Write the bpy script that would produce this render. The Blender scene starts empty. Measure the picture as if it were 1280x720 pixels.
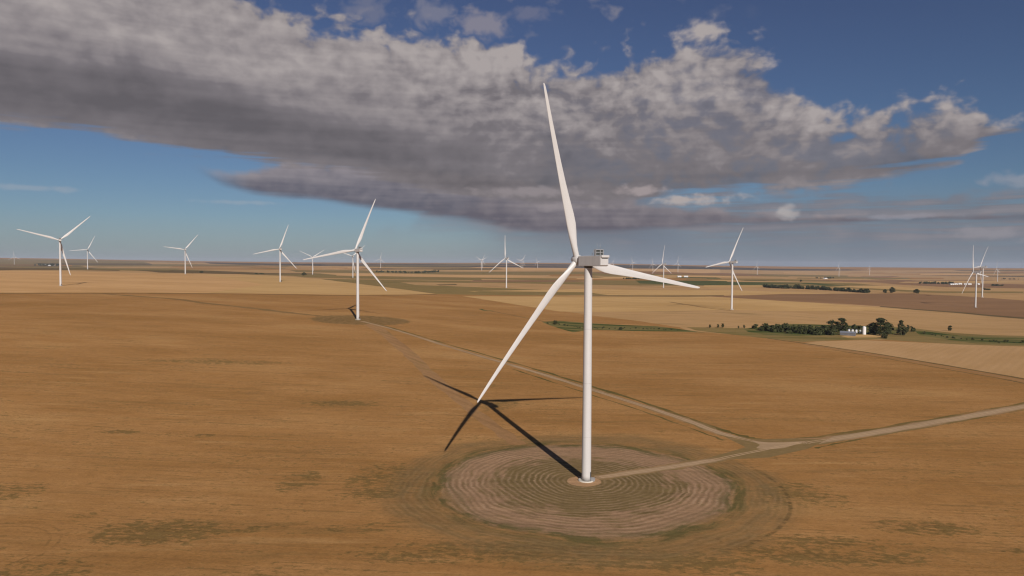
import bpy, bmesh, math, random
import numpy as np
from mathutils import Vector, Matrix
from mathutils.geometry import delaunay_2d_cdt
R = math.radians
rnd = random.Random(7)
scene = bpy.context.scene
COL = scene.collection

# ------------------------------------------------------------------ camera, light, exposure
F = 853.0                      # focal length in pixels of a 1280 wide frame
CAMZ, PITCH, ROLL = 88.2, .0355, .006
cam_d = bpy.data.cameras.new('camera'); cam = bpy.data.objects.new('camera', cam_d); COL.objects.link(cam)
cam_d.sensor_width = 36; cam_d.lens = F / 1280 * 36; cam_d.clip_start = .5; cam_d.clip_end = 120000
fwd = Vector((0, math.cos(PITCH), -math.sin(PITCH)))
up0 = Vector((0, math.sin(PITCH), math.cos(PITCH))); r0 = Vector((1, 0, 0))
rightv = math.cos(ROLL) * r0 + math.sin(ROLL) * up0
upv = -math.sin(ROLL) * r0 + math.cos(ROLL) * up0
M = Matrix((rightv, upv, -fwd)).transposed().to_4x4(); M.translation = (0, 0, CAMZ)
cam.matrix_world = M
scene.camera = cam

SUN_AZ, SUN_EL = R(16.9), R(29.5)       # azimuth: from -Y towards +X
sdir = Vector((math.sin(SUN_AZ) * math.cos(SUN_EL), -math.cos(SUN_AZ) * math.cos(SUN_EL), math.sin(SUN_EL)))
sl = bpy.data.lights.new('sun', 'SUN'); sl.energy = 5.0; sl.angle = R(.5); sl.color = (1, .93, .86)
so = bpy.data.objects.new('sun', sl); COL.objects.link(so)
so.rotation_euler = sdir.to_track_quat('Z', 'Y').to_euler()
scene.view_settings.view_transform = 'Standard'; scene.view_settings.look = 'None'
scene.view_settings.exposure = 0.0; scene.view_settings.gamma = 1
scene.render.engine = 'CYCLES'
scene.cycles.pixel_filter_type = 'BLACKMAN_HARRIS'; scene.cycles.filter_width = 1.25
scene.render.resolution_x, scene.render.resolution_y = 1024, 576

SKY_K = .06; SKY_TINT = (.62, .575, .74)
# ------------------------------------------------------------------ node helper
class NT:
    def __init__(s, tree): s.t = tree
    def n(s, typ, **kw):
        nd = s.t.nodes.new(typ)
        for k, v in kw.items(): setattr(nd, k, v)
        return nd
    def put(s, sock, v):
        if isinstance(v, bpy.types.NodeSocket): s.t.links.new(v, sock)
        elif v is not None: sock.default_value = v
    def m(s, op, a, b=None, c=None, clamp=False):
        nd = s.n('ShaderNodeMath', operation=op, use_clamp=clamp)
        s.put(nd.inputs[0], a); s.put(nd.inputs[1], b); s.put(nd.inputs[2], c)
        return nd.outputs[0]
    def add(s, a, b): return s.m('ADD', a, b)
    def sub(s, a, b): return s.m('SUBTRACT', a, b)
    def mul(s, a, b): return s.m('MULTIPLY', a, b)
    def step(s, x, lo, hi, smooth=True):     # smooth 0..1 from lo to hi
        nd = s.n('ShaderNodeMapRange', interpolation_type='SMOOTHSTEP' if smooth else 'LINEAR')
        s.put(nd.inputs['Value'], x); s.put(nd.inputs['From Min'], lo); s.put(nd.inputs['From Max'], hi)
        return nd.outputs[0]
    def rng(s, x, lo, hi, a, b):
        nd = s.n('ShaderNodeMapRange'); s.put(nd.inputs['Value'], x)
        for k, v in (('From Min', lo), ('From Max', hi), ('To Min', a), ('To Max', b)): s.put(nd.inputs[k], v)
        return nd.outputs[0]
    def mix(s, f, a, b, blend='MIX'):
        nd = s.n('ShaderNodeMix', data_type='RGBA', blend_type=blend)
        s.put(nd.inputs[0], f)
        for i, v in ((6, a), (7, b)): s.put(nd.inputs[i], v if isinstance(v, bpy.types.NodeSocket) else (*v[:3], 1))
        return nd.outputs[2]
    def noise(s, vec, scale, detail=4, rough=.55, dist=0, lac=2):
        nd = s.n('ShaderNodeTexNoise'); s.put(nd.inputs['Vector'], vec)
        nd.inputs['Scale'].default_value = scale; nd.inputs['Detail'].default_value = detail
        nd.inputs['Roughness'].default_value = rough; nd.inputs['Distortion'].default_value = dist
        nd.inputs['Lacunarity'].default_value = lac
        return nd.outputs[0]
    def mapv(s, vec, loc=(0, 0, 0), rot=(0, 0, 0), sc=(1, 1, 1)):
        nd = s.n('ShaderNodeMapping'); s.put(nd.inputs[0], vec)
        nd.inputs[1].default_value = loc; nd.inputs[2].default_value = rot; nd.inputs[3].default_value = sc
        return nd.outputs[0]
    def comb(s, x, y, z):
        nd = s.n('ShaderNodeCombineXYZ'); s.put(nd.inputs[0], x); s.put(nd.inputs[1], y); s.put(nd.inputs[2], z)
        return nd.outputs[0]
    def sep(s, v):
        nd = s.n('ShaderNodeSeparateXYZ'); s.put(nd.inputs[0], v); return nd.outputs
    def curve(s, x, pts, lo, hi):            # piecewise curve y(x); x range lo..hi, values any
        ys = [p[1] for p in pts]; y0, y1 = min(ys), max(ys) + 1e-6
        nd = s.n('ShaderNodeFloatCurve'); cv = nd.mapping.curves[0]
        P = [((p[0] - lo) / (hi - lo), (p[1] - y0) / (y1 - y0)) for p in pts]
        while len(cv.points) < len(P): cv.points.new(.5, .5)
        for q, p in zip(cv.points, P): q.location = p; q.handle_type = 'AUTO'
        nd.mapping.update()
        s.put(nd.inputs['Value'], s.rng(x, lo, hi, 0, 1))
        return s.rng(nd.outputs[0], 0, 1, y0, y1)

# ------------------------------------------------------------------ sky with its clouds (world)
def px_ray(px, py):
    v = rightv * (px - 640) / F + upv * (360 - py) / F + fwd
    return v.normalized()
def azel(px, py):
    v = px_ray(px, py); return math.degrees(math.atan2(v.x, v.y)), math.degrees(math.asin(v.z))

world = bpy.data.worlds.new('World'); scene.world = world; world.use_nodes = True
wt = world.node_tree; wt.nodes.clear(); W = NT(wt)
def build_sky():
    out = W.n('ShaderNodeOutputWorld'); bg = W.n('ShaderNodeBackground'); bg.inputs[1].default_value = SKY_K
    sky = W.n('ShaderNodeTexSky', sky_type='NISHITA'); sky.sun_disc = False
    sky.sun_elevation = SUN_EL; sky.sun_rotation = math.pi - SUN_AZ
    sky.altitude = 900; sky.air_density = 1.0; sky.dust_density = .6; sky.ozone_density = 2.2
    g = W.n('ShaderNodeTexCoord').outputs['Generated']
    x, y, z = W.sep(g)
    az = W.mul(W.m('ARCTAN2', x, y), 180 / math.pi)
    el = W.mul(W.m('ARCSINE', z), 180 / math.pi)
    # noise domains on the sky sphere, flattened like clouds seen low over the land
    sph = W.comb(az, W.mul(el, 2.0), 0)
    warp = W.n('ShaderNodeTexNoise'); W.put(warp.inputs['Vector'], W.mapv(sph, sc=(.10, .10, .10))); warp.inputs['Scale'].default_value = 1; warp.inputs['Detail'].default_value = 4
    wv = W.n('ShaderNodeVectorMath', operation='MULTIPLY_ADD')
    W.put(wv.inputs[0], warp.outputs[1]); wv.inputs[1].default_value = (3.0, 3.0, 0); W.put(wv.inputs[2], sph)
    sw = wv.outputs[0]
    n_big = W.noise(W.mapv(sw, sc=(.085, .11, 1)), 1, 3, .5)
    n_mid = W.noise(W.mapv(sw, (7, 3, 0), sc=(.27, .19, 1)), 1, 3, .5)
    n_fin = W.noise(W.mapv(sw, (3, 9, 0), sc=(.78, .52, 1)), 1, 3, .48)
    n_str = W.noise(W.mapv(sph, (1, 5, 0), sc=(.06, .55, 1)), 1, 5, .5)       # flat streaks
    n_st2 = W.noise(W.mapv(sph, (4, 2, 0), sc=(.16, 1.3, 1)), 1, 4, .5)
    c = lambda v: W.sub(v, .5)
    def layer(top, bot, atop, abot, stop_, sbot):
        T = W.curve(az, [azel(*p) for p in top], -60, 60); B = W.curve(az, [azel(*p) for p in bot], -60, 60)
        nt = W.add(W.mul(c(n_big), atop * 1.3), W.add(W.mul(c(n_mid), atop * 1.9), W.mul(c(n_fin), atop * 1.1)))
        nb = W.add(W.mul(c(n_str), abot), W.add(W.mul(c(n_mid), abot * .6), W.mul(c(n_st2), abot * .7)))
        up = W.step(W.add(W.sub(T, el), nt), -stop_, stop_)
        lo = W.step(W.add(W.sub(el, B), nb), -sbot, sbot)
        rel = W.m('DIVIDE', W.sub(el, B), W.m('MAXIMUM', W.sub(T, B), .5))
        return W.mul(up, lo), rel
    # main bank
    mb, rel = layer(
        [(-300, -130), (-60, -80), (150, -60), (260, -30), (340, 8), (420, 34), (520, 50), (600, 56), (680, 84), (740, 88), (800, 72), (870, 60), (930, 62), (965, 96), (1010, 128), (1060, 146), (1150, 134), (1210, 136), (1250, 160), (1330, 190), (1500, 230)],
        [(-300, 118), (0, 150), (120, 166), (250, 190), (360, 204), (450, 214), (510, 232), (600, 246), (700, 254), (800, 250), (880, 238), (960, 234), (1050, 226), (1130, 214), (1195, 196), (1236, 172), (1330, 150), (1500, 120)],
        4.2, 2.3, 1.0, .40)
    lens, lrel = layer([(-600, 180), (0, 200), (200, 214), (290, 215), (380, 205), (470, 207), (560, 216), (700, 236), (900, 262), (1100, 275)],
                    [(-600, 130), (0, 150), (200, 188), (250, 214), (310, 238), (400, 250), (500, 263), (600, 276), (700, 290), (900, 280), (1100, 276)], 1.0, .6, .45, .35)
    lens = W.mul(lens, W.step(az, azel(225, 230)[0], azel(320, 230)[0]))
    # grey sheet with rain behind the first turbine and to the right
    low, _ = layer([(300, 330), (480, 292), (560, 262), (640, 240), (760, 225), (880, 228), (1000, 244), (1150, 242), (1280, 236), (1500, 225)],
                   [(300, 332), (480, 294), (560, 282), (640, 298), (760, 304), (900, 300), (1000, 298), (1150, 304), (1280, 304), (1500, 306)], 2.4, 2.0, .9, 1.2)
    lowd = W.rng(W.step(az, azel(860, 300)[0], azel(1010, 300)[0]), 0, 1, .95, 1.0)
    holes = W.m('MAXIMUM', W.step(W.add(W.mul(n_str, .6), W.mul(n_st2, .5)), .44, .60), W.step(az, azel(900, 300)[0], azel(760, 300)[0]))
    low = W.mul(W.mul(W.mul(low, lowd), holes), W.step(az, azel(430, 300)[0], azel(620, 300)[0]))
    rain = W.mul(W.step(az, azel(520, 300)[0], azel(760, 300)[0]), W.step(el, 6.5, 2.0))
    shaft = W.noise(W.mapv(W.comb(W.add(az, W.mul(el, .45)), 0, 0), sc=(.13, 1, 1)), 1, 1)
    rain = W.mul(rain, W.rng(shaft, .3, .7, .62, .90))
    hzb = W.mul(W.step(el, 3.6, .2, False), .55)
    # scattered puffs over the bank
    wis = W.mul(W.step(W.add(n_mid, W.mul(c(n_fin), .35)), .55, .70), W.mul(W.step(el, 14, 17), W.step(el, 30, 22)))
    wis = W.mul(wis, W.mul(W.step(az, 22, 8), .55))
    base = W.mix(1, sky.outputs[0], W.mix(W.step(el, 6, 24, False), (.54, .635, .765), SKY_TINT), 'MULTIPLY')
    K = 1 / SKY_K
    col = lambda r, gg, b: (r * K, gg * K, b * K)
    base = W.mix(hzb, base, col(.235, .268, .325))
    # body shade: one broad sunlit shoulder over a dark flat belly, soft knobs on it
    left = W.step(az, 6, -16)
    prof = W.curve(rel, [(-.2, .46), (0, .40), (.06, .30), (.14, .14), (.24, .10), (.34, .30), (.46, .58), (.66, .76), (.85, .78), (1.1, .70), (1.5, .62)], -.3, 1.6)
    profr = W.curve(rel, [(-.2, .42), (0, .38), (.08, .28), (.2, .36), (.4, .46), (.6, .54), (.85, .68), (1.1, .74), (1.5, .7)], -.3, 1.6)
    pr = W.add(W.mul(prof, left), W.mul(profr, W.sub(1, left)))
    knob = W.rng(W.step(rel, .25, .8), 0, 1, .55, 1.25)
    nz = W.add(W.add(W.mul(c(n_big), .7), W.mul(c(n_mid), 1.25)), W.add(W.mul(c(n_fin), .9), W.mul(c(n_st2), .10)))
    lamp = W.rng(left, 0, 1, 1.15, .65)
    s1 = W.add(W.add(pr, W.mul(W.mul(nz, knob), lamp)), W.mul(c(n_str), .55))
    s1 = W.m('MINIMUM', W.m('MAXIMUM', s1, 0), 1.0)
    ccol = W.mix(W.step(s1, 0, .5, False), col(.122, .110, .118), col(.205, .184, .194))
    ccol = W.mix(W.step(s1, .45, 1.0, False), ccol, col(.405, .362, .355))
    ls = W.add(W.mul(n_str, .5), W.add(W.mul(n_mid, .35), W.mul(n_st2, .35)))
    lcol = W.mix(W.step(ls, .50, .78, False), col(.142, .147, .180), col(.265, .245, .265))
    res = base
    res = W.mix(wis, res, col(.27, .255, .29))
    res = W.mix(rain, res, col(.165, .195, .250))
    res = W.mix(W.mul(low, .85), res, lcol)
    lsh = W.add(W.mul(W.m('MINIMUM', W.m('MAXIMUM', lrel, 0), 1), .55), W.add(W.mul(c(n_str), .9), W.mul(c(n_fin), .5)))
    res = W.mix(W.mul(lens, .92), res, W.mix(W.step(lsh, .0, .85, False), col(.115, .103, .128), col(.355, .31, .315)))
    thin_ = W.rng(W.mul(W.step(az, -2, 14), W.step(W.add(n_mid, W.mul(c(n_fin), .6)), .56, .36)), 0, 1, .97, .80)
    res = W.mix(W.mul(mb, thin_), res, ccol)
    # small sunlit scraps under the bank and thin streaks near the horizon
    def scrap(px, py, w, h, colr, k=1.0):
        a, e = azel(px, py)
        dx = W.m('DIVIDE', W.sub(az, a), w); dy = W.m('DIVIDE', W.sub(el, e), h)
        d = W.m('SQRT', W.add(W.mul(dx, dx), W.mul(dy, dy)))
        nn = W.add(W.mul(c(n_fin), 2.6), W.mul(c(n_mid), 1.2))
        return W.mul(W.step(W.add(d, nn), 1.25, .25), k), colr
    for a_ in ((866, 249, 3.0, .42, col(.46, .40, .38), .85), (978, 265, 1.15, .5, col(.46, .42, .41), .75), (797, 238, 2.2, .50, col(.40, .34, .34), .75),
               (670, 240, 4.6, .45, col(.33, .29, .30), .6), (690, 258, 2.0, .4, col(.33, .29, .30), .6), (1280, 224, 2.2, .5, col(.33, .33, .37), .5), (30, 234, 3.4, .22, col(.33, .37, .43), .45),
               (300, 253, 3.2, .18, col(.33, .38, .44), .40), (1255, 291, 3.0, .5, col(.29, .28, .31), .6), (1130, 271, 3.2, .22, col(.30, .29, .33), .6), (540, 16, 1.8, 1.0, col(.24, .235, .29), .6), (603, 31, 2.2, 1.0, col(.27, .25, .29), .75), (660, 19, 1.6, .6, col(.2, .2, .27), .5), (460, 12, 2.0, 1.0, col(.21, .21, .27), .5)):
        k, cc = scrap(*a_); res = W.mix(k, res, cc)
    W.put(bg.inputs[0], res); W.t.links.new(bg.outputs[0], out.inputs[0])
build_sky()

# ------------------------------------------------------------------ terrain
TURB = [  # x, y, z, yaw, phase (deg)
 ('main', 30.8, 275.7, 0.0, 32.3, 110.3),
 ('T2', -198.8, 879.0, 14.8, 38.0, 70.7),
 ('T3', -887.5, 1341.0, 39.4, 36.3, 44.1),
 ('T4', -1951.1, 3137.3, 51.2, 30.0, 64.9),
 ('T5', -1198.1, 2501.9, 42.9, 38.0, 52.1),
 ('T6', -634.5, 1867.1, 34.6, 33.4, 72.0),
 ('T7', -1021.8, 3496.4, 26.0, 20.0, 33.5),
 ('T8', -665.2, 2851.6, 25.9, 31.2, 42.0),
 ('T9', -1289.3, 6695.3, 37.8, 38.0, 81.8),
 ('T11', -17.1, 2069.6, 14.7, 35.7, 96.9),
 ('T13', 338.1, 9100.5, 33.5, 40.0, 117.9),
 ('T15', 1585.0, 7688.0, 6.6, 36.6, 103.6),
 ('T16', 568.5, 2560.3, 0.9, 42.0, 90.0),
 ('T19', 414.5, 1284.8, 4.2, 34.8, 68.2),
 ('T23', 1163.4, 1710.2, -15.2, 30.0, 110.0),
 ('T24', 1398.9, 2028.3, -2.7, 40.0, 62.0),
]
FARP = [  # pixel x, base y, hub y, yaw, phase
 ('A', 602.2, 338.3, 325.6, 34, 30), ('B', 603.4, 335.2, 324.6, 34, 65), ('C', 653.6, 335.4, 325.0, 36, 62), ('D', 651.3, 335.2, 326.0, 34, 38),
 ('E', 790.9, 337.6, 327.6, 38, 112), ('G', 766.3, 337.0, 328.6, 34, 70), ('H', 847.4, 340.4, 328.6, 38, 85), ('I', 946.5, 343.3, 332.8, 38, 92),
 ('J', 1048.7, 345.6, 334.2, 38, 90), ('K', 1086.9, 344.2, 335.4, 40, 84), ('L', 1246.8, 352.2, 336.6, 36, 100), ('Mm', 17.8, 330.6, 321.0, 34, 95),
 ('N', 1025.4, 341.2, 337.2, 40, 80), ('O', 1039.2, 341.3, 337.4, 40, 50),
]
HUBH = 90.0
for nme, px, by, hy, yw, ph in FARP:
    d = F * HUBH / (by - hy)
    v = px_ray(px, by); v = v / v.y
    TURB.append((nme, v.x * d, d, CAMZ + v.z * d, yw, ph))
ctrl = [(t[1], t[2], t[3]) for t in TURB]
for a in range(-64, 65, 16):
    for r_ in (25, 80, 180, 420):
        ctrl.append((r_ * math.sin(R(a)), r_ * math.cos(R(a)), 0.0))
for a in (10, 30, 45, 60):
    ctrl.append((1000 * math.sin(R(a)), 1000 * math.cos(R(a)), -4.0 if a > 20 else 2.0))
def hz(px, py, d):
    v = px_ray(px, py); v = v / math.hypot(v.x, v.y); ctrl.append((v.x * d, v.y * d, CAMZ + v.z * d))
for px, py in ((-500, 321), (-200, 321.5), (0, 322.3), (80, 323.5), (160, 325.0), (260, 326.6), (400, 328.0), (520, 328.6), (640, 328.5), (740, 329.2), (860, 332.4), (960, 335.2), (1060, 336.2), (1180, 336.2), (1280, 336.0), (1450, 336.5), (1800, 337)):
    hz(px, py, 19000)
C_ = np.array(ctrl)
def feat(x, y):
    r = np.maximum(np.hypot(x, y), 12.0)
    a = np.clip(np.arctan2(x, y), -1.15, 1.15)
    return np.stack([a * 2.2, np.log(r) * .9], -1)
def tps(d2): return np.where(d2 > 1e-12, .5 * d2 * np.log(np.maximum(d2, 1e-12)), 0)
X_ = feat(C_[:, 0], C_[:, 1]); n_ = len(X_)
Kmat = tps(((X_[:, None] - X_[None]) ** 2).sum(-1)) + np.eye(n_) * 1e-3
Pm = np.hstack([np.ones((n_, 1)), X_])
A_ = np.block([[Kmat, Pm], [Pm.T, np.zeros((3, 3))]])
SOL = np.linalg.lstsq(A_, np.concatenate([C_[:, 2], np.zeros(3)]), rcond=None)[0]
def terrain(x, y):
    x = np.atleast_1d(np.asarray(x, float)); y = np.atleast_1d(np.asarray(y, float))
    f = feat(x, y); out = np.zeros(len(x))
    for i in range(0, len(x), 20000):
        ff = f[i:i + 20000]
        out[i:i + 20000] = tps(((ff[:, None] - X_[None]) ** 2).sum(-1)) @ SOL[:n_] + SOL[n_] + ff @ SOL[n_ + 1:]
    r = np.hypot(x, y); a = np.abs(np.arctan2(x, y))
    w = np.clip((2.2 - a) / 1.0, 0, 1); w = w * w * (3 - 2 * w)
    w = w * np.clip((r - 20) / 60, 0, 1)
    out = out * w
    far = np.clip((r - 20000) / 10000, 0, 1)
    return out * (1 - far) + (-60) * far
def tz(x, y): return float(terrain([x], [y])[0])
RR = np.exp(np.linspace(math.log(60), math.log(21000), 700))
def at(px, py, dmax=19500):
    """pixel of the photograph -> point on the land"""
    v = px_ray(px, py); h = math.hypot(v.x, v.y); ux, uy, s = v.x / h, v.y / h, v.z / h
    gap = CAMZ + s * RR - terrain(ux * RR, uy * RR)
    idx = np.where(gap <= 0)[0]
    if len(idx) == 0 or RR[idx[0]] > dmax: d = dmax
    elif idx[0] == 0: d = RR[0]
    else:
        i = idx[0]; t = gap[i - 1] / (gap[i - 1] - gap[i]); d = RR[i - 1] + t * (RR[i] - RR[i - 1])
    return Vector((ux * d, uy * d))

# ------------------------------------------------------------------ land materials
def mat(name):
    m = bpy.data.materials.new(name); m.use_nodes = True
    nt = m.node_tree; bs = nt.nodes['Principled BSDF']; bs.inputs['Roughness'].default_value = .9
    bs.inputs['Specular IOR Level'].default_value = .15
    return m, NT(nt), bs
def simple(name, col, rough=.6, spec=.3, var=0.06, scale=1.0, metal=0):
    m, N, bs = mat(name); P = N.n('ShaderNodeTexCoord').outputs['Object']
    n = N.noise(P, scale, 5)
    k = N.rng(n, .3, .7, 1 - var, 1 + var)
    c = N.n('ShaderNodeVectorMath', operation='SCALE'); c.inputs[0].default_value = col; N.put(c.inputs['Scale'], k)
    N.put(bs.inputs['Base Color'], c.outputs[0]); bs.inputs['Roughness'].default_value = rough
    bs.inputs['Specular IOR Level'].default_value = spec; bs.inputs['Metallic'].default_value = metal
    return m
def field_mat(name, c0, c1, row=20, seed=0, green=None, gthr=.62, fine=.10, rowdir=0.1, lines=.05, scale=1.0):
    m, N, bs = mat(name); P = N.n('ShaderNodeTexCoord').outputs['Object']
    P2 = N.mapv(P, (seed * 37.1, seed * 11.3, 0), (0, 0, rowdir))
    big = N.noise(N.mapv(P2, sc=(.0018 * scale, .006 * scale, 0)), 1, 6, .62)
    mid = N.noise(N.mapv(P2, sc=(.010, .055, 0)), 1, 6, .62)
    fin = N.noise(N.mapv(P2, sc=(.25, .6, 0)), 1, 5, .65)
    t = N.add(N.mul(big, .55), N.mul(mid, .45))
    c = N.mix(N.step(t, .38, .62), c0, c1)
    ph = N.add(N.mul(N.sep(P2)[1], 2 * math.pi / row), N.mul(mid, 2.5))
    ln = N.mul(N.m('SINE', ph), lines)
    k = N.add(N.add(1, ln), N.mul(N.sub(fin, .5), fine * 4))
    if green:
        gm = N.step(N.add(N.mul(big, .6), N.mul(mid, .45)), gthr - .03, gthr + .06)
        c = N.mix(N.mul(gm, .75), c, green)
    sc = N.n('ShaderNodeVectorMath', operation='SCALE'); N.put(sc.inputs[0], c); N.put(sc.inputs['Scale'], k)
    N.put(bs.inputs['Base Color'], sc.outputs[0])
    bs.inputs['Specular IOR Level'].default_value = 0
    return m

BROWN0, BROWN1 = (.312, .157, .052), (.418, .217, .080)
def near_mat():
    m, N, bs = mat('stubble_near'); P = N.n('ShaderNodeTexCoord').outputs['Object']
    P2 = N.mapv(P, rot=(0, 0, .12))
    big = N.noise(N.mapv(P2, sc=(.0045, .011, 0)), 1, 6, .6)
    mid = N.noise(N.mapv(P2, (5, 2, 0), sc=(.018, .06, 0)), 1, 7, .65)
    streak = N.noise(N.mapv(P2, (9, 1, 0), sc=(.012, .35, 0)), 1, 6, .6)
    clump = N.noise(N.mapv(P, (1, 7, 0), sc=(.16, .16, 0)), 1, 6, .7)
    fin = N.noise(N.mapv(P2, sc=(.7, 1.5, 0)), 1, 6, .78)
    X, Y, _ = N.sep(P)
    c = N.mix(N.step(N.add(N.mul(big, .6), N.mul(mid, .4)), .38, .62), BROWN0, BROWN1)
    c = N.mix(N.mul(N.step(streak, .52, .68), .6), c, (.18, .098, .036))
    speck = N.noise(N.mapv(P2, (6, 6, 0), sc=(.26, .50, 0)), 1, 5, .75)
    thin = N.noise(N.mapv(P2, (2, 8, 0), sc=(.02, .9, 0)), 1, 5, .6)
    c = N.mix(N.mul(N.mul(N.step(thin, .54, .68), N.step(mid, .42, .56)), .75), c, (.15, .088, .032))
    skew = N.noise(N.mapv(P, (3, 3, 0), (0, 0, -.55), (.012, .11, 0)), 1, 6, .65)
    c = N.mix(N.mul(N.step(skew, .54, .68), .40), c, (.20, .122, .045))
    c = N.mix(N.mul(N.step(skew, .44, .32), .40), c, (.46, .265, .105))
    c = N.mix(N.mul(N.step(big, .52, .66), .35), c, (.40, .235, .09))
    # weeds: located patches and a scatter of small ones
    def blob(px, py, rx, ry, rot=0.0):
        q = at(px, py); v = N.mapv(N.comb(N.sub(X, q.x), N.sub(Y, q.y), 0), rot=(0, 0, -rot), sc=(1, 1, 1))
        a, b, _ = N.sep(v); a = N.m('DIVIDE', a, rx); b = N.m('DIVIDE', b, ry)
        return N.step(N.add(N.mul(a, a), N.mul(b, b)), 1.0, 0.0, False)
    g = None
    for b_ in ((270, 452, 95, 22), (430, 505, 40, 14), (620, 505, 22, 30), (150, 540, 20, 6), (330, 660, 30, 5, .3), (375, 600, 16, 24), (255, 545, 10, 8), (105, 645, 8, 6), (440, 660, 36, 9, .2), (50, 712, 30, 12), (200, 665, 40, 18),
               (1000, 620, 30, 26), (1030, 690, 60, 20), (1150, 660, 30, 12), (1270, 690, 8, 5), (640, 690, 90, 16), (820, 700, 70, 14), (20, 615, 20, 14), (480, 600, 26, 40)):
        bb = blob(*b_); g = bb if g is None else N.m('MAXIMUM', g, bb)
    gm = N.step(N.add(N.mul(N.sub(speck, .5), 1.7), N.add(N.mul(N.sub(clump, .5), .9), N.add(N.mul(N.sub(mid, .5), 1.0), N.mul(N.step(g, 0, 1.0), .47)))), .30, .60)
    sc_ = N.mul(N.step(N.add(N.mul(N.sub(speck, .5), 1.1), N.add(N.mul(mid, .5), N.add(N.mul(clump, .35), N.mul(streak, .2)))), .56, .74), .85)
    c = N.mix(N.mul(N.m('MAXIMUM', gm, sc_), .70), c, N.mix(fin, (.078, .062, .020), (.15, .105, .038)))
    # cleared ring round the first turbine
    tx, ty = TURB[0][1], TURB[0][2]
    dx, dy = N.sub(X, tx - 1), N.sub(Y, ty - 1)
    d = N.m('SQRT', N.add(N.mul(dx, dx), N.mul(N.mul(dy, dy), 1.04)))
    wob = N.noise(N.mapv(P, sc=(.018, .018, 0)), 1, 3)
    dw = N.add(d, N.mul(N.sub(wob, .5), 16))
    ang = N.m('ARCTAN2', dy, dx)
    rbr0 = N.noise(N.comb(N.mul(ang, 5.0), N.mul(dw, .5), 0), 1, 4, .7)
    tone = N.noise(N.mapv(P, sc=(.05, .05, 0)), 1, 4)
    ring = N.m('SINE', N.add(N.mul(dw, 2 * math.pi / 2.5), N.add(N.mul(N.sub(clump, .5), 4.5), N.mul(N.sub(speck, .5), 5.0))))
    ringk = N.mul(N.rng(tone, .35, .65, .2, 1.0), N.rng(rbr0, .35, .6, .35, 1.0))
    rbr = N.noise(N.comb(N.mul(ang, 3.2), N.mul(dw, .22), 0), 1, 5, .65)
    red = N.step(N.add(N.mul(N.sub(rbr, .5), 1.3), N.add(N.mul(N.step(dw, 22, 50), .42), N.mul(N.step(dy, 5, 35), .10))), .12, .42)
    padc = N.mix(red, (.178, .122, .054), (.315, .190, .108))
    padc = N.mix(N.mul(N.mul(N.step(ring, .1, .95), .6), ringk), padc, (.42, .285, .175))
    padc = N.mix(N.mul(N.mul(N.step(ring, .0, -.95), .45), ringk), padc, (.085, .062, .026))
    dg = N.add(dw, N.mul(N.sub(clump, .5), 6)); inner = N.step(dg, 61, 55)
    outer = N.mul(N.step(N.add(dw, N.mul(N.sub(mid, .5), 24)), 86, 72), N.rng(rbr, .3, .65, .35, 1.0))
    outc = N.mix(N.add(.45, N.mul(N.mul(N.sub(N.step(ring, -.6, .9), .5), ringk), .8)), (.135, .092, .038), (.265, .168, .078))
    c = N.mix(N.mul(outer, .85), c, outc)
    gr = N.mul(N.mul(N.step(dg, 50, 58), N.step(dg, 68, 59)), N.step(N.add(rbr, N.mul(N.sub(clump, .5), .5)), .40, .60))
    c = N.mix(N.mul(inner, .92), c, padc)
    c = N.mix(N.mul(gr, .72), c, (.082, .078, .025))
    # mown edge line on the right
    edge = N.mul(N.mul(N.step(d, 76.9, 77.6), N.step(d, 79.0, 78.3)), N.mul(N.step(ang, -1.15, -.9), N.step(ang, .35, .18)))
    c = N.mix(N.mul(N.mul(edge, .55), N.step(speck, .38, .55)), c, (.085, .06, .024))
    # gravel collar at the foot
    c = N.mix(N.step(N.add(d, N.mul(N.sub(clump, .5), 2)), 7.2, 6.6), c, (.40, .24, .125))
    # grassy round the second turbine
    t2 = TURB[1]; ex = N.m('DIVIDE', N.sub(X, t2[1] + 4), 68); ey = N.m('DIVIDE', N.sub(Y, t2[2]), 60)
    e2 = N.add(N.m('SQRT', N.add(N.mul(ex, ex), N.mul(ey, ey))), N.mul(N.sub(mid, .5), .25))
    c = N.mix(N.mul(N.step(N.add(e2, N.mul(N.sub(clump, .5), .3)), 1.0, .85), .7), c, N.mix(N.step(clump, .4, .6), (.115, .085, .033), (.20, .125, .055)))
    # old tracks bottom left
    for (px, py, rad) in ((-40, 690, 21), (-40, 690, 24)):
        q = at(px, py); ddx = N.sub(X, q.x); ddy = N.sub(Y, q.y)
        dd = N.m('SQRT', N.add(N.mul(ddx, ddx), N.mul(ddy, ddy)))
        tr = N.step(N.m('ABSOLUTE', N.sub(dd, rad)), .7, .2)
        c = N.mix(N.mul(N.mul(tr, .35), N.step(clump, .4, .6)), c, (.10, .06, .025))
    k = N.add(N.add(N.mul(N.sub(fin, .5), 1.15), 1), N.mul(N.sub(clump, .5), .6))
    k = N.add(k, N.mul(N.sub(streak, .5), .75))
    s = N.n('ShaderNodeVectorMath', operation='SCALE'); N.put(s.inputs[0], c); N.put(s.inputs['Scale'], k)
    N.put(bs.inputs['Base Color'], s.outputs[0]); bs.inputs['Specular IOR Level'].default_value = 0
    bp = N.n('ShaderNodeBump'); bp.inputs['Strength'].default_value = .5; bp.inputs['Distance'].default_value = .35
    N.put(bp.inputs['Height'], N.add(fin, N.mul(clump, 1.2))); N.put(bs.inputs['Normal'], bp.outputs[0])
    return m
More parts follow.
